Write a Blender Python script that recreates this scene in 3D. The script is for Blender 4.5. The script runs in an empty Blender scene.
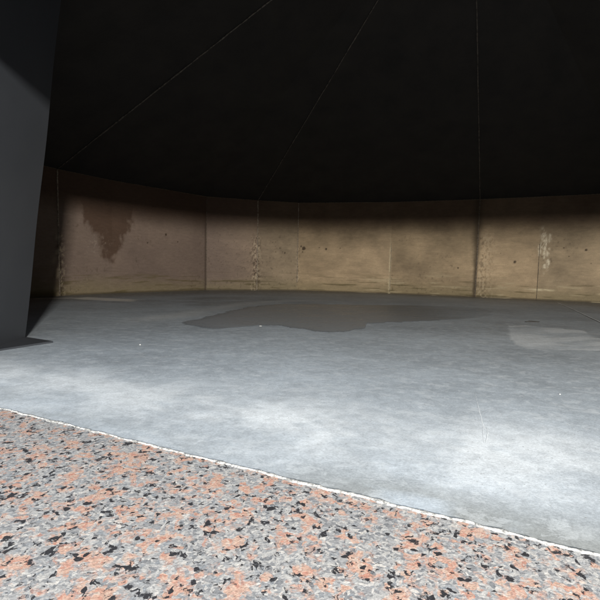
import bpy, bmesh, math, random
import numpy as np
from mathutils import Vector, Matrix

# ------------------------------------------------------------------ camera, light, exposure
S = 0.30                                   # metres per camera height
scene = bpy.context.scene
col = scene.collection
FOC, PITCH, ROLL = 434.97 / 600.0, 0.07591, 0.02134
cam_d = bpy.data.cameras.new('camera')
cam_d.sensor_fit = 'HORIZONTAL'; cam_d.sensor_width = 36.0; cam_d.lens = 36.0 * FOC
cam_d.clip_start = 0.01; cam_d.clip_end = 500
cam = bpy.data.objects.new('camera', cam_d); col.objects.link(cam)
_c, _s = math.cos(PITCH), math.sin(PITCH)
_f = Vector((0, _c, -_s)); _x0 = Vector((1, 0, 0)); _u0 = Vector((0, _s, _c))
_x = math.cos(ROLL) * _x0 + math.sin(ROLL) * _u0
_u = -math.sin(ROLL) * _x0 + math.cos(ROLL) * _u0
_m = Matrix((_x, _u, -_f)).transposed().to_4x4(); _m.translation = Vector((0, 0, S))
cam.matrix_world = _m
scene.camera = cam

world = bpy.data.worlds.new('World'); scene.world = world; world.use_nodes = True
bg = world.node_tree.nodes['Background']
bg.inputs['Color'].default_value = (0.86, 0.94, 1.0, 1); bg.inputs['Strength'].default_value = 1.0

def area_lamp(name, loc, aim, sx, sy, power, colour):
    d = bpy.data.lights.new(name, 'AREA'); d.shape = 'RECTANGLE'; d.size = sx; d.size_y = sy
    d.energy = power; d.color = colour
    o = bpy.data.objects.new(name, d); col.objects.link(o)
    o.location = Vector(loc) * S
    o.rotation_euler = (Vector(aim) * S - o.location).to_track_quat('-Z', 'Y').to_euler()
    return o
# daylight reaching the opening from low outside, behind the camera
area_lamp('daylight_lamp', (3.3, -7.7, 3.315), (2.4, 12.0, 1.6), 0.25, 0.19, 440, (1.0, 0.95, 0.86))
# overhead lamp added outside to brighten the ledge and first strip of floor
area_lamp('added_overhead_lamp', (-2.3, -3.0, 7.0), (-0.8, 3.0, 0.0), 2.0, 1.2, 37, (0.90, 0.95, 1.0))

vs = scene.view_settings
vs.view_transform = 'Standard'; vs.look = 'None'; vs.gamma = 1.0; vs.use_curve_mapping = False
vs.exposure = 0.1
scene.render.engine = 'CYCLES'
scene.cycles.use_denoising = True
scene.cycles.max_bounces = 6; scene.cycles.diffuse_bounces = 4
scene.cycles.sample_clamp_indirect = 6.0

# ------------------------------------------------------------------ helpers
rng = random.Random(7)
def tag(o, label=None, cat=None, group=None, kind=None):
    if label: o['label'] = label
    if cat: o['category'] = cat
    if group: o['group'] = group
    if kind: o['kind'] = kind
    return o
def empty(name, loc):
    o = bpy.data.objects.new(name, None); col.objects.link(o); o.location = loc
    o.empty_display_size = 0.1
    return o
def mesh_obj(name, verts, faces, mat, parent=None, smooth=False):
    me = bpy.data.meshes.new(name)
    me.from_pydata([tuple(map(float, v)) for v in verts], [], faces)
    me.validate(); me.update()
    me.materials.append(mat)
    if smooth: me.polygons.foreach_set('use_smooth', [True] * len(me.polygons))
    o = bpy.data.objects.new(name, me); col.objects.link(o)
    if parent is not None:
        o.parent = parent
        o.matrix_parent_inverse = Matrix.Translation(parent.location).inverted()
    return o
def set_col(o, rgb):
    a = o.data.color_attributes.new('Tone', 'FLOAT_COLOR', 'POINT')
    d = np.ones((len(o.data.vertices), 4), np.float32); d[:, :3] = rgb
    a.data.foreach_set('color', d.ravel())

# numpy value noise
def _hash(ix, iy, seed):
    h = (ix.astype(np.int64) * 374761393 + iy.astype(np.int64) * 668265263 + seed * 1442695041) & 0x7fffffff
    h = ((h ^ (h >> 13)) * 1274126177) & 0x7fffffff
    h = h ^ (h >> 16)
    return (h & 0xffff) / 65535.0
def vnoise(x, y, seed=0):
    ix, iy = np.floor(x), np.floor(y); fx, fy = x - ix, y - iy
    fx = fx * fx * (3 - 2 * fx); fy = fy * fy * (3 - 2 * fy)
    a, b = _hash(ix, iy, seed), _hash(ix + 1, iy, seed)
    c, d = _hash(ix, iy + 1, seed), _hash(ix + 1, iy + 1, seed)
    return (a * (1 - fx) + b * fx) * (1 - fy) + (c * (1 - fx) + d * fx) * fy
def fbm(x, y, seed=0, octv=4, gain=0.5):
    t = 0; amp = 1; tot = 0
    for k in range(octv):
        t = t + amp * vnoise(x * 2 ** k + 17.3 * k, y * 2 ** k + 5.1 * k, seed + k); tot += amp; amp *= gain
    return t / tot
def sstep(a, b, x):
    t = np.clip((x - a) / (b - a), 0, 1); return t * t * (3 - 2 * t)
def lerp(c, d, m): return c * (1 - m[..., None]) + np.array(d) * m[..., None]
def gauss(x, y, cx, cy, sx, sy): return np.exp(-(((x - cx) / sx) ** 2 + ((y - cy) / sy) ** 2))

class NT:
    def __init__(self, name):
        self.m = bpy.data.materials.new(name); self.m.use_nodes = True
        self.t = self.m.node_tree; self.b = self.t.nodes['Principled BSDF']
    def n(self, kind, **kw):
        nd = self.t.nodes.new(kind)
        for k, v in kw.items():
            if k in nd.inputs: nd.inputs[k].default_value = v
            else: setattr(nd, k, v)
        return nd
    def l(self, a, b): self.t.links.new(a, b)
    def noise(self, vec, scale, detail=4, rough=0.55, dist=0.0):
        nd = self.n('ShaderNodeTexNoise'); nd.inputs['Scale'].default_value = scale
        nd.inputs['Detail'].default_value = detail; nd.inputs['Roughness'].default_value = rough
        nd.inputs['Distortion'].default_value = dist
        if vec is not None: self.l(vec, nd.inputs['Vector'])
        return nd.outputs['Fac']
    def coord(self, scale=(1, 1, 1), rot=(0, 0, 0)):
        tc = self.n('ShaderNodeTexCoord'); mp = self.n('ShaderNodeMapping')
        mp.inputs['Scale'].default_value = scale; mp.inputs['Rotation'].default_value = rot
        self.l(tc.outputs['Object'], mp.inputs['Vector']); return mp.outputs['Vector']
    def ramp(self, fac, stops, interp='LINEAR'):
        r = self.n('ShaderNodeValToRGB'); r.color_ramp.interpolation = interp
        el = r.color_ramp.elements
        while len(el) < len(stops): el.new(0.5)
        for e, (p, c) in zip(el, stops):
            e.position = p; e.color = (*c, 1) if len(c) == 3 else c
        self.l(fac, r.inputs['Fac']); return r.outputs['Color']
    def rng(self, v, a, b, c, d):
        m = self.n('ShaderNodeMapRange'); m.inputs[1].default_value = a; m.inputs[2].default_value = b
        m.inputs[3].default_value = c; m.inputs[4].default_value = d; self.l(v, m.inputs[0]); return m.outputs[0]
    def mix(self, fac, a, b, mode='MIX'):
        m = self.n('ShaderNodeMix', data_type='RGBA', blend_type=mode)
        for sock, v in ((m.inputs[0], fac), (m.inputs[6], a), (m.inputs[7], b)):
            if isinstance(v, (int, float)): sock.default_value = v
            elif isinstance(v, tuple): sock.default_value = (*v, 1)
            else: self.l(v, sock)
        return m.outputs[2]
    def bump(self, h, strength, dist):
        bp = self.n('ShaderNodeBump'); bp.inputs['Strength'].default_value = strength; bp.inputs['Distance'].default_value = dist
        self.l(h, bp.inputs['Height']); self.l(bp.outputs[0], self.b.inputs['Normal']); return bp
    def base(self, c):
        if isinstance(c, tuple): self.b.inputs['Base Color'].default_value = (*c, 1)
        else: self.l(c, self.b.inputs['Base Color'])
    def attr(self, name='Tone'):
        a = self.n('ShaderNodeVertexColor'); a.layer_name = name; return a.outputs['Color']

# ------------------------------------------------------------------ materials
# wall plate: tone from the stain map on the mesh, fine grain and horizontal brush marks from noise
w = NT('stained_wall_plate')
t1 = w.noise(w.coord((16, 16, 60)), 1.0, 5, .65)
t2 = w.noise(w.coord(), 160, 3, .6)
mul = w.mix(1.0, w.rng(t1, .3, .7, .88, 1.10), w.rng(t2, .3, .7, .88, 1.10), 'MULTIPLY')
w.base(w.mix(1.0, w.attr(), mul, 'MULTIPLY'))
w.b.inputs['Roughness'].default_value = 0.7; w.b.inputs['Specular IOR Level'].default_value = .2
w.bump(w.mix(.5, t1, t2), .25, .004)
M_wall = w.m

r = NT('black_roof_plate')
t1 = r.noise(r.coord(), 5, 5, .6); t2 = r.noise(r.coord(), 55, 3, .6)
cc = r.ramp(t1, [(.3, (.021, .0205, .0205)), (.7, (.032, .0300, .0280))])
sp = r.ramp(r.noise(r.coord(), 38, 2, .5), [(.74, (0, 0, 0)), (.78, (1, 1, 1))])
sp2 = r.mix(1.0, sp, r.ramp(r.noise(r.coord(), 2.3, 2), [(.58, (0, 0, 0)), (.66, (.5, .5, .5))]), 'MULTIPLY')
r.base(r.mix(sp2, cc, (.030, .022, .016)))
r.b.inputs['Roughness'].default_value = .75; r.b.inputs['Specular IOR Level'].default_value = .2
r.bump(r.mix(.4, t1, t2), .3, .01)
M_roof = r.m

def bead_mat(name, light, dark, scale=70):
    b = NT(name)
    f = b.noise(b.coord(), scale, 4, .7)
    b.base(b.ramp(f, [(.36, dark), (.62, light)]))
    b.b.inputs['Roughness'].default_value = .6
    b.bump(f, .6, .004)
    return b.m
M_bead_pale = bead_mat('pale_weld_bead', (.30, .25, .19), (.07, .05, .035))
M_bead_dark = bead_mat('brown_weld_bead', (.13, .10, .065), (.03, .02, .014))
M_bead_roof = bead_mat('roof_weld_bead', (.16, .14, .12), (.02, .018, .016), 45)

fl = NT('grey_floor_coating')
ca = fl.coord((1, 1, 1)); cs = fl.coord((1.0, 1.25, 1), (0, 0, math.radians(24)))
n1 = fl.noise(cs, 2.6, 8, .62, .5); n2 = fl.noise(cs, 17, 6, .65, .4); n3 = fl.noise(ca, 260, 4, .7)
m1 = fl.mix(1.0, fl.rng(n1, .3, .7, .86, 1.13), fl.rng(n2, .3, .7, .93, 1.07), 'MULTIPLY')
n4 = fl.noise(ca, 62, 6, .7, .6)
m1 = fl.mix(1.0, m1, fl.rng(n4, .35, .65, .89, 1.10), 'MULTIPLY')
m1 = fl.mix(1.0, m1, fl.rng(n3, .35, .65, .86, 1.12), 'MULTIPLY')
cfl = fl.mix(1.0, fl.attr(), m1, 'MULTIPLY')
# chalky scuffs
sc = fl.ramp(fl.noise(fl.coord((1, 1.9, 1), (0, 0, math.radians(24))), 7, 9, .72, .5), [(.55, (0, 0, 0)), (.70, (.34, .34, .34))])
cfl = fl.mix(sc, cfl, (.50, .53, .56))
fk = fl.ramp(fl.noise(cs, 20, 10, .78, .3), [(.535, (0, 0, 0)), (.565, (.26, .26, .26))])
cfl = fl.mix(fk, cfl, (.48, .51, .54))
dk = fl.ramp(fl.noise(ca, 150, 4, .6), [(.655, (0, 0, 0)), (.70, (.55, .55, .55))])
cfl = fl.mix(dk, cfl, (.16, .16, .16))
fl.base(cfl)
fl.b.inputs['Roughness'].default_value = .50; fl.b.inputs['Specular IOR Level'].default_value = .35
fl.l(fl.rng(n2, .3, .7, .42, .66), fl.b.inputs['Roughness'])
fl.bump(fl.mix(.5, n4, n3), .16, .003)
M_floor = fl.m

pu = NT('wet_floor_film')
n1 = pu.noise(pu.coord((1, 3, 1)), 5, 4, .6)
pu.base(pu.ramp(n1, [(.3, (.158, .176, .196)), (.7, (.188, .206, .226))]))
pu.l(pu.rng(n1, .3, .7, .24, .36), pu.b.inputs['Roughness'])
pu.b.inputs['IOR'].default_value = 1.33
pu.b.inputs['Specular IOR Level'].default_value = .10
wa = pu.n('ShaderNodeAttribute', attribute_name='Wet')
pu.l(pu.rng(wa.outputs['Fac'], 0, 1, 0, 1), pu.b.inputs['Alpha'])
M_wet = pu.m

g = NT('speckled_granite')
co = g.coord()
nzc = g.n('ShaderNodeTexNoise'); nzc.inputs['Scale'].default_value = 70; nzc.inputs['Detail'].default_value = 3
g.l(co, nzc.inputs['Vector'])
va = g.n('ShaderNodeVectorMath', operation='SCALE'); va.inputs['Scale'].default_value = .013
g.l(nzc.outputs['Color'], va.inputs[0])
vadd = g.n('ShaderNodeVectorMath', operation='ADD'); g.l(co, vadd.inputs[0]); g.l(va.outputs[0], vadd.inputs[1])
def cell(scale):
    v = g.n('ShaderNodeTexVoronoi'); v.inputs['Scale'].default_value = scale; g.l(vadd.outputs[0], v.inputs['Vector'])
    sep = g.n('ShaderNodeSeparateColor'); g.l(v.outputs['Color'], sep.inputs[0]); return sep.outputs[0], sep.outputs[1]
a0, a1 = cell(110); b0, b1 = cell(260); c0, _ = cell(170)
groundc = g.ramp(b0, [(0, (.10, .105, .115)), (.35, (.185, .185, .19)), (.6, (.27, .265, .26)), (.82, (.14, .15, .165)), (1, (.33, .315, .30))])
pink = g.ramp(b1, [(0, (.28, .165, .125)), (.35, (.31, .215, .170)), (.7, (.27, .125, .090)), (1, (.32, .255, .215))])
zone = g.n('ShaderNodeMath', operation='ADD'); g.l(g.noise(vadd.outputs[0], 34, 6, .68), zone.inputs[0])
g.l(g.rng(a0, 0, 1, -.10, .10), zone.inputs[1])
pm = g.ramp(zone.outputs[0], [(.50, (0, 0, 0)), (.60, (.9, .9, .9))])
gc = g.mix(pm, groundc, pink)
zb = g.n('ShaderNodeMath', operation='ADD'); g.l(g.noise(vadd.outputs[0], 85, 5, .7), zb.inputs[0])
g.l(g.rng(c0, 0, 1, -.2, .2), zb.inputs[1])
bm_ = g.ramp(zb.outputs[0], [(.655, (0, 0, 0)), (.69, (1, 1, 1))])
gc = g.mix(bm_, g.mix(1.0, gc, (1.3, 1.3, 1.3), 'MULTIPLY'), (.022, .022, .026))
gc = g.mix(1.0, gc, g.rng(g.noise(co, 420, 6, .8), .3, .7, .62, 1.32), 'MULTIPLY')
g.base(gc); g.b.inputs['Roughness'].default_value = .45
g.bump(g.noise(co, 300, 5, .7), .45, .003)
M_granite = g.m

wm = NT('white_mortar')
f = wm.noise(wm.coord(), 170, 5, .75)
wm.base(wm.ramp(f, [(.40, (.13, .13, .13)), (.50, (.32, .32, .315)), (.60, (.48, .48, .47))])); wm.b.inputs['Roughness'].default_value = .8
wm.bump(f, .5, .004); M_mortar = wm.m

pp = NT('dark_grey_paint')
f = pp.noise(pp.coord(), 3, 4, .6); f2 = pp.noise(pp.coord(), 300, 2)
sc = pp.ramp(pp.noise(pp.coord((1, 6, 60)), 6, 3), [(.77, (0, 0, 0)), (.80, (.5, .5, .5))])
pp.base(pp.mix(sc, pp.ramp(f, [(.3, (.021, .024, .030)), (.7, (.028, .031, .037))]), (.16, .17, .18)))
pp.b.inputs['Roughness'].default_value = .55; pp.bump(f2, .1, .001)
M_panel = pp.m

def plain(name, rgb, rough=.7, var=.25, scale=60):
    q = NT(name); f = q.noise(q.coord(), scale, 4)
    q.base(q.ramp(f, [(.3, tuple(c * (1 - var) for c in rgb)), (.7, tuple(c * (1 + var) for c in rgb))]))
    q.b.inputs['Roughness'].default_value = rough; q.bump(f, .3, .003); return q.m
M_scrap = plain('dark_scrap', (.03, .028, .026))
M_chip = plain('white_chip', (.42, .42, .41), .7, .08)
M_scr = plain('scratched_coating', (.42, .445, .47), .7, .10)
M_dry = plain('chalk_residue', (.55, .56, .57), .8, .12)
M_ground = plain('outside_paving', (.30, .29, .28), .8, .15, 20)

# ------------------------------------------------------------------ plan of the chamber (camera heights)
H = 3.680
WV = [(-7.104, 12.809), (-6.199, 14.358), (-3.756, 17.333), (-1.8, 17.995), (-0.144, 18.44), (3.652, 17.721),
      (6.674, 16.571), (8.546, 15.691), (10.9, 14.5)]
CX, CY, RAD = 1.768, 8.437, 10.03
APEX = Vector((2.80, 8.0, 8.345))
Nn = Vector((.413, .911)).normalized(); Tt = Vector((Nn.y, -Nn.x))
N0 = 1.785                                  # inner edge of the ledge
FW = 1.93                                   # plane of the front wall
foot = Vector((CX, CY)) - Nn * (Vector((CX, CY)).dot(Nn) - FW)
HALF = math.sqrt(RAD ** 2 - (Vector((CX, CY)) - foot).length ** 2)
Lend = foot - Tt * HALF; Rend = foot + Tt * HALF
def ring(a): return (CX + RAD * math.cos(math.radians(a)), CY + RAD * math.sin(math.radians(a)))
left_ext = [(Lend.x, Lend.y), ring(184), ring(170)]
right_ext = [ring(18), ring(-3), ring(-25), ring(-46), (Rend.x, Rend.y)]
POLY = left_ext + WV + right_ext            # left end -> far wall -> right end
I0 = len(left_ext)

# arc length with u = 0 at the first welded corner
cum = [0.0]
for a, b in zip(POLY, POLY[1:]): cum.append(cum[-1] + math.dist(a, b) * S)
cum = [c - cum[I0] for c in cum]

# ------------------------------------------------------------------ floor
def wall_height_noise(u, v): return (fbm(u * 1.3 + 9, v * 1.3, 3, 3) - .5) * .012

def floor_tone(P):
    """P: world xy in metres -> base colour of the coating with its stains and a painted streak of light"""
    x, y = P[:, 0] / S, P[:, 1] / S
    t = x * Tt.x + y * Tt.y; nn = x * Nn.x + y * Nn.y
    base = np.tile(np.array([.258, .290, .326]), (len(x), 1))
    cloud = fbm(t * .8, nn * .9, 11, 6, .6)
    base = base * (0.80 + .42 * cloud)[:, None]
    # chalky sweep across the foreground
    wv = nn - (2.55 + .06 * (t + 1) + .5 * (fbm(t * .8, nn * .8, 21, 3) - .5))
    sweep = np.exp(-(wv / .50) ** 2) * (.35 + .65 * sstep(.36, .62, fbm(t * 2.4, nn * 2.8, 31, 6, .66))) * sstep(1.6, -.2, t)
    base = lerp(base, (.56, .59, .62), np.clip(sweep, 0, 1) * .72)
    # grey grime beside the ledge
    gr = np.exp(-((nn - 1.80) / .24) ** 2) * sstep(.3, .6, fbm(t * 3, nn * 6, 41, 4)) * (.35 + .65 * sstep(-1.2, -.2, t))
    base = lerp(base, (.17, .175, .17), np.clip(gr, 0, 1) * .8)
    # brown tide mark round the foot of the wall
    rr = np.hypot(x - CX, y - CY) + .5 * (fbm(x * .7, y * .7, 51, 4) - .5)
    br = sstep(7.4, 9.6, rr) * sstep(6, 11, y)
    base = lerp(base, (.125, .116, .105), br * .75)
    # dark sweeps in front of the left plates, streak of light painted as a pale bar
    ds = sstep(.46, .66, fbm(x * .5 + y * .25, y * .9 - x * .3, 61, 4)) * sstep(9.0, 11.0, y) * sstep(1.0, -2.5, x)
    base = lerp(base, (.15, .155, .155), ds * .6)
    jx = x + .25 * (fbm(x * 3, y * 3, 71, 3) - .5); jy = y + .3 * (fbm(x * 3 + 9, y * 3, 72, 3) - .5)
    cy = 12.25 - .30 * (jx + 6.1)
    bar = sstep(.50, .25, np.abs(jy - cy)) * sstep(-6.4, -6.1, jx) * sstep(-4.35, -4.7, jx)
    bar = np.maximum(bar, .7 * sstep(.22, .08, np.abs(jy - (12.0 + .55 * (jx + 6.8)))) * sstep(-7.6, -7.2, jx) * sstep(-6.0, -6.3, jx))
    base = lerp(base, (.62, .60, .56), bar * .85)
    sx_, sy_ = [-2.6, -2.0, -1.6, -.7, .9, 2.2], [7.4, 8.7, 10.3, 12.4, 13.4, 14.0]
    cxs = np.interp(y, sy_, sx_)
    pst = np.exp(-((x - cxs + .35 + .5 * (fbm(x * 1.5, y * 1.5, 91, 4) - .5)) / .38) ** 2) * sstep(7.0, 8.2, y) * sstep(14.4, 13.2, y)
    base = lerp(base, (.37, .385, .40), pst * .65)
    # dried patch with a hard edge
    poly = [(3.898, 8.08), (4.245, 8.136), (4.706, 7.803), (4.986, 7.594), (4.598, 6.777), (5.3, 6.3), (5.3, 5.5),
            (3.632, 5.665), (3.252, 5.622), (3.002, 5.594), (2.972, 5.958), (3.306, 6.801)]
    px = x + .10 * (fbm(x * 4, y * 4, 81, 3) - .5); py = y + .12 * (fbm(x * 4 + 5, y * 4, 82, 3) - .5)
    ins = np.zeros(len(x), bool)
    for (ax, ay), (bx, by) in zip(poly, poly[1:] + poly[:1]):
        cond = ((ay > py) != (by > py)) & (px < (bx - ax) * (py - ay) / (by - ay + 1e-9) + ax)
        ins ^= cond
    streak = sstep(.35, .6, fbm(x * .9 + y * .3, y * 3.2 - x, 83, 4))
    base = lerp(base, (.42, .445, .47), ins * (.30 + .6 * streak))
    halo = gauss(x, y, 4.2, 7.4, 1.9, 2.0) * ~ins
    base = lerp(base, (.20, .205, .205), halo * .35)
    return base

t0, t1_, n0, n1_ = -13.5, 9.5, N0 - .25, 18.6
NX, NY = 540, 420
tt = np.linspace(t0, t1_, NX)
# rows packed toward the ledge, where the picture shows the floor closest
nnv = n0 + (n1_ - n0) * np.linspace(0, 1, NY) ** 1.8
TT, NNg = np.meshgrid(tt, nnv)
FX = (TT * Tt.x + NNg * Nn.x).ravel() * S; FY = (TT * Tt.y + NNg * Nn.y).ravel() * S
FZ = (fbm(FX * 1.1, FY * 1.1, 5, 3) - .5) * .006 - .003
_ss = sstep(N0 + .05, N0 + 1.0, NNg.ravel())           # the floor runs out flush with the ledge
FZ = FZ * _ss - .0006 * (1 - _ss)
idx = np.arange(NX * NY).reshape(NY, NX)
faces = np.stack([idx[:-1, :-1], idx[:-1, 1:], idx[1:, 1:], idx[1:, :-1]], -1).reshape(-1, 4).tolist()
floor = mesh_obj('floor', np.c_[FX, FY, FZ], faces, M_floor, smooth=True)
set_col(floor, floor_tone(np.c_[FX, FY]))
tag(floor, 'worn grey coated floor of the round chamber', 'floor', kind='structure')

# ------------------------------------------------------------------ walls
TINT = {0: (.86, .85, .90), 1: (.94, .91, .94), 2: (1.10, 1.05, 1.10), 3: (.98, .97, .97), 4: (1.18, 1.13, 1.07),
        5: (1.07, 1.03, .97), 6: (1.28, 1.23, 1.17), 7: (1.14, 1.12, 1.09)}
WALL_BASE = np.array([.222, .174, .117])
SEAM_PALE = cum[I0 + 3]; SEAM_THIN = cum[I0 + 4]; SEAM_LAP = cum[I0 + 5]; SEAM_DARK = cum[I0 + 6]; SEAM_WHITE = cum[I0 + 7]
def wall_tone(u, v, tint):
    c = np.tile(WALL_BASE * np.array(tint), (len(u), 1))
    c = c * (.42 + 1.16 * fbm(u * 2.4, v * 2.8, 101, 6, .58))[:, None]
    c = c * (.91 + .18 * fbm(u * 3.0, v * 30.0, 102, 4))[:, None] * (.84 + .32 * fbm(u * 13, v * 15, 108, 5, .65))[:, None]          # horizontal wipe marks
    # pinkish film on the left plates
    c = lerp(c, (.116, .086, .076), .75 * sstep(2.9, 1.6, u))
    # olive film along the foot, with darker horizontal dribbles
    ft = sstep(.20, .02, v + .10 * (fbm(u * 3, v * 6, 103, 4) - .5))
    c = lerp(c, (.150, .125, .068), ft * .60)
    dr = sstep(.60, .74, fbm(u * 3.5, v * 55, 104, 3)) * sstep(.30, .08, v)
    c = lerp(c, (.070, .055, .022), dr * .75)
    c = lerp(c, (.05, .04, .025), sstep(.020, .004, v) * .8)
    lt = sstep(.64, .76, fbm(u * 4.2, v * 48, 105, 3)) * sstep(3.4, 3.9, u) * sstep(.36, .12, v)
    c = lerp(c, (.34, .29, .19), lt * .45)
    # dark brown band under the roof: uneven lower edge, tongues hanging from it
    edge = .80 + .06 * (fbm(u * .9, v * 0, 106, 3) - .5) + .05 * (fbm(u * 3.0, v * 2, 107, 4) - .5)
    dark_brown = sstep(-.13, .11, v - edge)
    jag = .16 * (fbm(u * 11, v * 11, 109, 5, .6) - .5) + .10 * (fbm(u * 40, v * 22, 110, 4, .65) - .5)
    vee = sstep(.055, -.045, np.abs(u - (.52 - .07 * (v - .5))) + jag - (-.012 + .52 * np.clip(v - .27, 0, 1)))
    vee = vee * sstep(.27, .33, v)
    dark_brown = np.maximum(dark_brown, vee * (.95 + .3 * fbm(u * 9, v * 9, 111, 3)))
    c = lerp(c, (.046, .0240, .0135), np.clip(dark_brown, 0, 1) * .78)
    chip = sstep(.62, .74, fbm(u * 60, v * 45, 112, 5, .7)) * gauss(u, v, .38, .47, .12, .10)
    c = lerp(c, (.22, .18, .155), np.clip(chip, 0, 1) * .8)
    # crust along the welded seams
    def crust(us, width, v0, v1, dark, light, seed):
        near = np.exp(-((u - us - .006) / width) ** 2) * sstep(v1, v1 - .12, v) * sstep(v0 - .05, v0 + .02, v)
        sp = fbm(u * 60, v * 42, seed, 4, .65)
        d = sstep(.54, .66, sp) * near; l = sstep(.45, .33, sp) * near
        return d * dark, l * light
    for us, wd, v0, v1, dk, li, sd in ((SEAM_PALE - .02, .055, 0, .72, .95, .8, 121), (SEAM_THIN, .020, .1, .60, .7, .9, 125),
                                       (SEAM_DARK + .06, .10, .0, .78, .45, .45, 129), (0, .045, 0, .6, .8, .8, 133)):
        d, l = crust(us, wd, v0, v1, dk, li, sd)
        c = lerp(c, (.045, .030, .018), np.clip(d, 0, 1)); c = lerp(c, (.36, .30, .21), np.clip(l, 0, 1))
    dark = np.exp(-((u - SEAM_DARK + .012 + .02 * (fbm(u * 0, v * 6, 141, 3) - .5)) / (.018 + .030 * sstep(.2, .7, v))) ** 2)
    c = lerp(c, (.040, .028, .016), dark * .85)
    lapd = np.exp(-((u - cum[I0 + 2] + .012) / .014) ** 2) * sstep(.9, .7, v)
    c = lerp(c, (.05, .035, .028), lapd * .7)
    # white scabs and runs beside the right-hand joint
    for us, v0, v1, wd in ((5.60, .55, .76, .022), (5.665, .33, .72, .014), (5.63, .30, .70, .012), (5.575, .48, .58, .020)):
        run = np.exp(-((u - us + .03 * (fbm(u * 8, v * 8, 151, 3) - .5)) / wd) ** 2) * sstep(v0 - .05, v0 + .04, v) * sstep(v1 + .05, v1 - .05, v)
        run = run * sstep(.40, .62, fbm(u * 40, v * 22, 152, 5, .65))
        c = lerp(c, (.48, .43, .33), np.clip(run, 0, 1) * .85)
    run = sstep(.02, .0, np.abs(v - .105 - .01 * fbm(u * 6, v, 153))) * gauss(u, v, 5.62, .105, .13, .2) * sstep(.4, .6, fbm(u * 14, v * 60, 154, 3))
    c = lerp(c, (.50, .44, .30), run * .8)
    lapp = np.exp(-((u - SEAM_LAP + .008) / .012) ** 2) * sstep(.72, .5, v) * sstep(.3, .6, fbm(u * 10, v * 12, 155, 3))
    c = lerp(c, (.42, .36, .24), lapp * .7)
    # rust pits
    for pu_, pv_, s_ in ((2.905, .535, .026), (2.87, .56, .012), (2.89, .49, .009), (3.188, .53, .016), (3.10, .545, .008), (2.664, .47, .012), (2.548, .479, .008),
                         (2.60, .53, .009), (3.362, .545, .009), (5.346, .404, .014), (4.758, .326, .010), (5.998, .537, .013), (1.15, .62, .014), (1.30, .55, .008),
                         (.93, .52, .010), (5.80, .56, .009), (5.85, .47, .007), (5.20, .50, .006), (6.05, .40, .007)):
        rr = np.hypot(u - pu_, v - pv_) * (.75 + .6 * fbm(u * 60, v * 60, 161, 2))
        c = lerp(c, (.030, .018, .010), sstep(s_ * 1.15, s_ * .7, rr) * .9)
    sp = sstep(.76, .79, fbm(u * 55, v * 45, 171, 2)) * sstep(.75, .62, v) * sstep(.5, .62, fbm(u * 2.2, v * 2.2, 172, 2))
    c = lerp(c, (.06, .042, .028), sp * .45)
    return np.clip(c, .004, .9)

tank_wall = empty('chamber_wall', (CX * S, CY * S, 0))
tag(tank_wall, 'stained brown plate wall curving round the floor with darker upper edge', 'wall')
def inward(a, b):
    d = Vector((b[0] - a[0], b[1] - a[1])).normalized(); return Vector((d.y, -d.x))
def wall_panel(i, step, lap):
    a, b = POLY[i], POLY[i + 1]
    L = math.dist(a, b) * S; hz = H * S
    nx = max(2, int(L / step)); nz = max(2, int(hz / step))
    ks = np.linspace(0, 1, nx + 1); vs_ = np.linspace(-.02, hz, nz + 1)
    K, Vv = np.meshgrid(ks, vs_); K, Vv = K.ravel(), Vv.ravel()
    u = cum[i] + K * L
    inn = inward(a, b)
    off = wall_height_noise(u, Vv) * sstep(0, .08, K) * sstep(1, .92, K) + lap
    # plates bulge a little between their joints
    off = off - .010 * np.sin(np.pi * K)
    X = (a[0] + (b[0] - a[0]) * K) * S + inn.x * off; Y = (a[1] + (b[1] - a[1]) * K) * S + inn.y * off
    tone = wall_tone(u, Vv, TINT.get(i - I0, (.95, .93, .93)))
    nv = len(K)
    verts = np.c_[X, Y, Vv]
    id_ = np.arange(nv).reshape(nz + 1, nx + 1)
    fc = np.stack([id_[:-1, :-1], id_[:-1, 1:], id_[1:, 1:], id_[1:, :-1]], -1).reshape(-1, 4).tolist()
    cor = [id_[0, 0], id_[0, -1], id_[-1, -1], id_[-1, 0]]
    front = verts[cor] - np.array([inn.x, inn.y, 0]) * .002
    back = verts[cor] - np.array([inn.x, inn.y, 0]) * .03
    verts = np.r_[verts, front, back]
    nfront = len(fc)
    for q in range(4):
        r2 = (q + 1) % 4
        fc.append([nv + r2, nv + q, nv + 4 + q, nv + 4 + r2])
    fc.append([nv + 7, nv + 6, nv + 5, nv + 4])
    o = mesh_obj('wall_panel', verts, fc, M_wall, tank_wall)
    if len(o.data.polygons) == len(fc):
        o.data.polygons.foreach_set('use_smooth', [True] * nfront + [False] * 5)
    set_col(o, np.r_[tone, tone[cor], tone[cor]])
    return o
LAP = {0: 0, 1: 0, 2: .006, 3: .001, 4: .000, 5: .006, 6: .001, 7: .004}
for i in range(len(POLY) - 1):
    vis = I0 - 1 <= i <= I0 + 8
    wall_panel(i, .0075 if I0 <= i <= I0 + 7 else .04, LAP.get(i - I0, 0))

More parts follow.
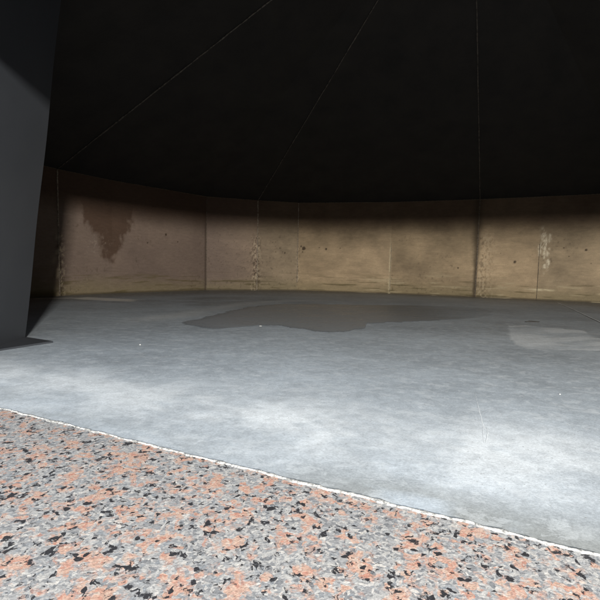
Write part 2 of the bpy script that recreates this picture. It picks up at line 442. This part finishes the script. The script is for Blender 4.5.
def tube(name, pts, rad, mat, parent, seg=7, jitter=0.0, lump=0.0, seed=0):
    """bead along a polyline with uneven thickness"""
    P = np.array(pts, float)
    n = len(P); tan = np.gradient(P, axis=0); tan /= np.linalg.norm(tan, axis=1)[:, None] + 1e-9
    ref = np.where(np.abs(tan[:, 2:3]) > .8, np.array([[1., 0, 0]]), np.array([[0, 0, 1.]]))
    s1 = np.cross(tan, ref); s1 /= np.linalg.norm(s1, axis=1)[:, None]; s2 = np.cross(tan, s1)
    k = np.arange(n) * 1.0
    rr = rad * (1 + lump * (fbm(k * .35, k * 0 + .5, seed, 3) - .5) * 2)
    P = P + s1 * (jitter * (fbm(k * .22, k * 0 + 3, seed + 9, 3) - .5))[:, None]
    an = np.linspace(0, 2 * np.pi, seg, endpoint=False)
    V = P[:, None] + (s1[:, None] * np.cos(an)[None, :, None] + s2[:, None] * np.sin(an)[None, :, None]) * rr[:, None, None]
    V = V.reshape(-1, 3)
    F = []
    for i in range(n - 1):
        for j in range(seg):
            F.append([i * seg + j, i * seg + (j + 1) % seg, (i + 1) * seg + (j + 1) % seg, (i + 1) * seg + j])
    F.append(list(range(seg))[::-1]); F.append([(n - 1) * seg + j for j in range(seg)])
    return mesh_obj(name, V, F, mat, parent, smooth=True)

def seam(i, rad, mat, v0, v1, seed, jitter=.006, lump=.5, label=None):
    x, y = POLY[i]; inn = (Vector((CX, CY)) - Vector((x, y))).normalized()
    zs = np.linspace(v0, v1, int((v1 - v0) / .008))
    pts = np.c_[np.full(len(zs), x * S + inn.x * .004), np.full(len(zs), y * S + inn.y * .004), zs]
    o = tube('weld_seam', pts, rad, mat, tank_wall, 7, jitter, lump, seed)
    if label: o['label'] = label
seam(I0, .0055, M_bead_pale, .0, H * S - .01, 1)
seam(I0 + 2, .0035, M_bead_dark, .0, H * S - .01, 2)
seam(I0 + 3, .0080, M_bead_pale, .0, H * S - .01, 3, .012, .8)
seam(I0 + 4, .0050, M_bead_pale, .10, H * S - .01, 4, .006, .8)
seam(I0 + 5, .0035, M_bead_pale, .02, .62, 5)
seam(I0 + 6, .0075, M_bead_dark, .0, H * S - .01, 6, .008, .6)
seam(I0 + 7, .0030, M_bead_dark, .0, .60, 7)
for j in (I0 + 9, I0 + 11, I0 + 12): seam(j, .006, M_bead_pale, 0, H * S - .01, j)
# thin bead where wall meets roof
rim = []
for a, b in zip(POLY, POLY[1:]):
    inn = inward(a, b); nseg = max(3, int(math.dist(a, b) * S / .03))
    for k in range(nseg):
        q = k / nseg
        rim.append(((a[0] + (b[0] - a[0]) * q) * S + inn.x * .006, (a[1] + (b[1] - a[1]) * q) * S + inn.y * .006, H * S - .004))
tube('rim_seam', rim, .0032, M_bead_dark, tank_wall, 6, .004, .7, 77)

# front wall round the opening: cheeks and lintel (behind and above the camera's view)
def box_on_chord(name, ta, tb, za, zb, mat, parent, thick=.16):
    c = []
    for n_ in (FW - thick, FW):
        for t_ in (ta, tb):
            p = foot + Tt * t_ + Nn * (n_ - FW)
            for z in (za, zb): c.append((p.x * S, p.y * S, z * S))
    F = [[0, 1, 3, 2], [4, 6, 7, 5], [0, 4, 5, 1], [2, 3, 7, 6], [1, 5, 7, 3], [0, 2, 6, 4]]
    o = mesh_obj(name, c, F, mat, parent)
    if mat == M_wall: set_col(o, np.tile(np.array([.05, .04, .03]), (8, 1)))
    return o
def t_of(p): return (Vector(p) - foot).dot(Tt)
JL = t_of((-3.33, 3.62)); JR = 7.59; LINT = 3.02
box_on_chord('wall_panel', -HALF, JL, -.07, H + .0, M_wall, tank_wall)
box_on_chord('wall_panel', JR, HALF, -.07, H + .0, M_wall, tank_wall)
box_on_chord('lintel', JL, JR, LINT, H + .0, M_wall, tank_wall)

# ------------------------------------------------------------------ roof: plates rising to an apex, radial welds
tank_roof = empty('chamber_roof', (APEX.x * S, APEX.y * S, H * S))
tag(tank_roof, 'black conical plate roof with thin pale radial weld lines', 'roof')
corners = [0, I0, I0 + 3, I0 + 6, I0 + 9, I0 + 11, len(POLY) - 1]
ap = (APEX.x * S, APEX.y * S, APEX.z * S)
def roof_plate(pts):
    rows = 15
    V = []; F = []
    m = len(pts)
    for r_ in range(rows):
        k = (r_ - .25) / (rows - .25) if r_ else -.02
        for p in pts:
            V.append(tuple(np.array([p[0] * S, p[1] * S, H * S]) * (1 - k) + np.array(ap) * k))
    V.append(ap); apx = len(V) - 1
    for r_ in range(rows - 1):
        for j in range(m - 1): F.append([r_ * m + j + 1, r_ * m + j, (r_ + 1) * m + j, (r_ + 1) * m + j + 1])
    for j in range(m - 1): F.append([(rows - 1) * m + j + 1, (rows - 1) * m + j, apx])
    nv = len(V)
    V += [(x, y, z + .02) for x, y, z in V]
    F += [[v + nv for v in f][::-1] for f in F]
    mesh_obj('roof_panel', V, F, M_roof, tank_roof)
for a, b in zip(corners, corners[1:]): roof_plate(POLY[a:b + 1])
mid = [tuple(foot - Tt * HALF), tuple(foot), tuple(foot + Tt * HALF)]
roof_plate(mid[::-1])
for j in corners[1:-1]:
    a = np.array([POLY[j][0] * S, POLY[j][1] * S, H * S]); b = np.array(ap)
    n_ = int(np.linalg.norm(b - a) / .015)
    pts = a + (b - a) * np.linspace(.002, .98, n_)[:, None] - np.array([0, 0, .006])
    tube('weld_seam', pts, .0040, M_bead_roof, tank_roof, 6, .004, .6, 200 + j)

# ------------------------------------------------------------------ dark side panel standing inside the opening
def roof_z(x, y):                                   # roof height above a plan point (camera heights), by the nearest sector
    best = 99
    for a, b in zip(POLY + [POLY[0]], POLY[1:] + [POLY[0]]):
        A = Vector((a[0], a[1], H)); B = Vector((b[0], b[1], H))
        n_ = (B - A).cross(APEX - A)
        if n_.length < 1e-6: continue
        z = A.z - (n_.x * (x - A.x) + n_.y * (y - A.y)) / n_.z
        best = min(best, z)
    return best
panel = empty('side_panel', (-3.5 * S, 4.7 * S, 0))
tag(panel, 'dark grey painted steel panel leaning inward beside the granite ledge', 'panel')
LEAN = .1315
def pan_pt(k, z):                                   # k = 0 far edge, 1 near edge on the front wall
    x = -3.573 + (.238) * k + LEAN * z; y = 5.61 - (1.93) * k
    return Vector((x, y, z))
th = Vector((-.095, -.016, 0))
V = []; F = []
nk, nz = 12, 24
for k in range(nk + 1):
    kk = k / nk
    ztop = 4.6
    for _ in range(8): q = pan_pt(kk, ztop); ztop = roof_z(q.x, q.y) - .02
    for j in range(nz + 1):
        p = pan_pt(kk, -.005 + ztop * j / nz)
        wob = .006 * math.sin(3.1 * p.z + 1.2 * kk)
        V.append((p + Vector((wob, 0, 0))) * S)
nv = len(V)
V += [v + th * S for v in V]
def pid(k, j): return k * (nz + 1) + j
for k in range(nk):
    for j in range(nz):
        f = [pid(k, j), pid(k + 1, j), pid(k + 1, j + 1), pid(k, j + 1)]
        F.append(f[::-1]); F.append([v + nv for v in f])
for j in range(nz):
    F.append([pid(0, j), pid(0, j + 1), pid(0, j + 1) + nv, pid(0, j) + nv])
    F.append([pid(nk, j + 1), pid(nk, j), pid(nk, j) + nv, pid(nk, j + 1) + nv])
for k in range(nk):
    F.append([pid(k + 1, 0), pid(k, 0), pid(k, 0) + nv, pid(k + 1, 0) + nv])
    F.append([pid(k, nz), pid(k + 1, nz), pid(k + 1, nz) + nv, pid(k, nz) + nv])
mesh_obj('sheet', V, F, M_panel, panel)
# flat dark wedge lying on the floor along the panel
fp = [(-3.60, 5.640), (-3.36, 5.52), (-3.075, 5.372), (-3.16, 5.20), (-3.33, 4.84), (-3.42, 4.62), (-3.50, 4.5)]
zt = .012
V = [(x * S, y * S, -.002) for x, y in fp] + [(x * S, y * S, zt * S) for x, y in fp]
m = len(fp)
F = [[m + k for k in range(m)][::-1], list(range(m))] + [[k, (k + 1) % m, m + (k + 1) % m, m + k] for k in range(m)]
mesh_obj('dark_wedge', V, F, M_panel, panel)

# ------------------------------------------------------------------ granite ledge with its white mortar edge
ledge = empty('granite_ledge', (0, 0, 0))
tag(ledge, 'speckled pink, grey and black granite ledge edged with a white line', 'ledge')
tl = np.linspace(-9.2, 9.2, 240)
edge_n = N0 + .018 * (fbm(tl * 3, tl * 0, 301, 4) - .5)
Vt = []; F = []
back_n = -2.2
for z in (.0008, -.05):
    for q, e in zip(tl, edge_n): p = Tt * float(q) + Nn * float(e); Vt.append((p.x * S, p.y * S, z))
    for q in tl: p = Tt * float(q) + Nn * back_n; Vt.append((p.x * S, p.y * S, z))
m = len(tl)
for k in range(m - 1):
    F.append([k + 1, k, m + k, m + k + 1])
    F.append([2 * m + k, 2 * m + k + 1, 3 * m + k + 1, 3 * m + k])
    F.append([k, k + 1, 2 * m + k + 1, 2 * m + k])
    F.append([m + k + 1, m + k, 3 * m + k, 3 * m + k + 1])
mesh_obj('slab', Vt, F, M_granite, ledge)
tq = np.linspace(-6.5, 6.5, 2400)
en = np.interp(tq, tl, edge_n) + .004 + .020 * (fbm(tq * 14, tq * 0, 311, 3) - .5)
wd = .0140 * np.clip(-.75 + 3.0 * fbm(tq * 16, tq * 0 + 2, 315, 6, .8), .12, 1.8)
V = []; F = []
prof = [(-1.0, .0004), (-.5, .0022), (.2, .0024), (.8, .0012), (1.2, -.002)]
for q, e, w_ in zip(tq, en, wd):
    for a, z in prof:
        p = Tt * float(q) + Nn * float(e + a * w_); V.append((p.x * S, p.y * S, z))
k5 = len(prof)
for k in range(len(tq) - 1):
    for j in range(k5 - 1): F.append([k * k5 + j + 1, k * k5 + j, (k + 1) * k5 + j, (k + 1) * k5 + j + 1])
mesh_obj('mortar_edge', V, F, M_mortar, ledge, smooth=True)

gp = []
for sx, sy in ((-1, -1), (1, -1), (1, 1), (-1, 1)):
    p = Tt * (40 * sx) + Nn * (-2.2 if sy > 0 else -80); gp.append((p.x * S, p.y * S, -.004))
ground = mesh_obj('ground', gp, [[0, 1, 2, 3]], M_ground)
tag(ground, 'plain paving outside the opening', 'ground', kind='structure')

# ------------------------------------------------------------------ puddle
out = [(-1.961, 7.333), (-1.839, 8.402), (-1.535, 9.524), (-1.124, 10.85), (-0.532, 11.588), (0.552, 11.925), (1.803, 12.011),
       (3.39, 12.241), (4.851, 11.672), (4.75, 10.588), (3.911, 9.386), (2.811, 8.658), (1.921, 8.266), (1.333, 7.945),
       (1.05, 7.246), (0.565, 6.832), (0.17, 6.884), (-0.244, 7.29), (-0.638, 7.353), (-1.051, 7.042), (-1.392, 6.873)]
def smooth_loop(P, per):
    P = np.array(P); n = len(P); R_ = []
    for i in range(n):
        p0, p1, p2, p3 = P[i - 1], P[i], P[(i + 1) % n], P[(i + 2) % n]
        for k in range(per):
            t = k / per
            R_.append(.5 * (2 * p1 + (p2 - p0) * t + (2 * p0 - 5 * p1 + 4 * p2 - p3) * t * t + (3 * p1 - p0 - 3 * p2 + p3) * t ** 3))
    return np.array(R_)
lp = smooth_loop(out, 30)
cen = np.array([.9, 9.4])
jit = .42 * (fbm(lp[:, 0] * 2.6, lp[:, 1] * 2.6, 401, 6, .66) - .5)
lp = lp + (lp - cen) / np.linalg.norm(lp - cen, axis=1)[:, None] * jit[:, None]
V = []; F = []; m = len(lp)
def fz(x, y): return (fbm(np.array([x * S * 1.1]), np.array([y * S * 1.1]), 5, 3)[0] - .5) * .006 - .003
fz_a = lambda a: (fbm(a[:, 0] * S * 1.1, a[:, 1] * S * 1.1, 5, 3) - .5) * .006 - .003
rings = [1.0, .975, .9, .7, .45, .2]
for r_i, k in enumerate(rings):
    q = cen + (lp - cen) * k
    z = fz_a(q) + (.0006 if r_i == 0 else .0015)
    if r_i > 0: z = np.maximum(z, fz_a(q) + .0012)
    V += np.c_[q[:, 0] * S, q[:, 1] * S, z].tolist()
for r_i in range(len(rings) - 1):
    for k in range(m):
        F.append([r_i * m + k, r_i * m + (k + 1) % m, (r_i + 1) * m + (k + 1) % m, (r_i + 1) * m + k])
V.append((cen[0] * S, cen[1] * S, fz(*cen) + .0015))
for k in range(m): F.append([(len(rings) - 1) * m + k, (len(rings) - 1) * m + (k + 1) % m, len(V) - 1])
bmx = mesh_obj('puddle', V, [f[::-1] for f in F], M_wet, smooth=True)
pv = np.array([v[:3] for v in V]) / S
wet = 1 - .85 * sstep(1.2, 4.4, pv[:, 0] + .8 * (fbm(pv[:, 0] * 1.2, pv[:, 1] * 1.2, 405, 4) - .5))
wet[:m] *= .1; wet[m:2 * m] *= .9
at = bmx.data.attributes.new('Wet', 'FLOAT', 'POINT'); at.data.foreach_set('value', wet.astype(np.float32))
tag(bmx, 'shallow dark wet patch spread across the grey floor toward the wall', 'puddle')

# ------------------------------------------------------------------ small things on the floor
def lump(name, x, y, sx, sy, sz, mat, label, cat, rot=0, seed=0, group=None):
    bm = bmesh.new(); bmesh.ops.create_icosphere(bm, subdivisions=2, radius=1)
    rr = random.Random(seed)
    for v in bm.verts:
        v.co *= .8 + .4 * rr.random(); v.co.z = max(v.co.z, -.5)
        v.co = Vector((v.co.x * sx, v.co.y * sy, v.co.z * sz))
    me = bpy.data.meshes.new(name); bm.to_mesh(me); bm.free(); me.materials.append(mat)
    o = bpy.data.objects.new(name, me); col.objects.link(o)
    o.location = (x * S, y * S, fz(x, y) + sz * .4); o.rotation_euler = (0, 0, rot)
    tag(o, label, cat, group); return o
lump('rust_flake', 4.68, 8.69, .042, .014, .006, M_scrap, 'dark flat scrap lying at the edge of the pale dried patch', 'scrap', .1, 3)
lump('paint_chip', 2.17, 3.54, .0020, .0016, .0014, M_chip, 'tiny white chip on bare floor beside the long scratch', 'chip', 0, 5)
lump('paint_chip', -1.98, 5.36, .0028, .0024, .002, M_chip, 'tiny white chip on bare floor between side panel and puddle', 'chip', 0, 6)
lump('paint_chip', -.66, 7.30, .007, .004, .002, M_chip, 'small white chip on the near rim of the puddle', 'chip', 0, 8)

# weld line crossing the floor to the wall, and the long scratch in the coating
def ribbon(name, pts, w0, mat, parent, seed, zoff=.0022):
    P = np.array(pts, float); seg = 60
    tpar = np.linspace(0, len(P) - 1, seg)
    X = np.interp(tpar, range(len(P)), P[:, 0]); Y = np.interp(tpar, range(len(P)), P[:, 1]); W = np.interp(tpar, range(len(P)), w0)
    W = W * (.6 + .8 * fbm(tpar * 8, tpar * 0, seed, 3)); X = X + .005 * (fbm(tpar * 3, tpar * 0 + 5, seed + 1, 3) - .5)
    D = np.gradient(np.c_[X, Y], axis=0); D /= np.linalg.norm(D, axis=1)[:, None]; Nq = np.c_[-D[:, 1], D[:, 0]]
    V = []; F = []
    for i in range(seg):
        for a, z in ((-1, -.0002), (-.5, zoff), (.5, zoff), (1, -.0002)):
            x, y = X[i] + Nq[i, 0] * a * W[i], Y[i] + Nq[i, 1] * a * W[i]
            V.append((x * S, y * S, fz(x, y) + z))
    for i in range(seg - 1):
        for j in range(3): F.append([i * 4 + j, i * 4 + j + 1, (i + 1) * 4 + j + 1, (i + 1) * 4 + j])
    return mesh_obj(name, V, [f[::-1] for f in F], mat, parent, smooth=True)
ribbon('floor_seam', [(8.55, 14.4), (7.096, 10.971), (6.189, 8.912), (5.2, 6.6)], [.024, .022, .018, .010], M_dry, floor, 501, .003)
ribbon('scratch', [(1.47, 3.55), (1.38, 3.28), (1.295, 3.022), (1.211, 2.762), (1.20, 2.70)], [.001, .002, .003, .005, .002], M_scr, floor, 511, .0002)
ribbon('scratch', [(1.235, 2.76), (1.195, 2.66), (1.14, 2.55), (1.115, 2.50)], [.002, .003, .003, .001], M_scr, floor, 513, .0002)
ribbon('scratch', [(1.205, 2.76), (1.165, 2.66), (1.125, 2.56), (1.105, 2.50)], [.001, .002, .002, .001], M_scr, floor, 517, .0002)
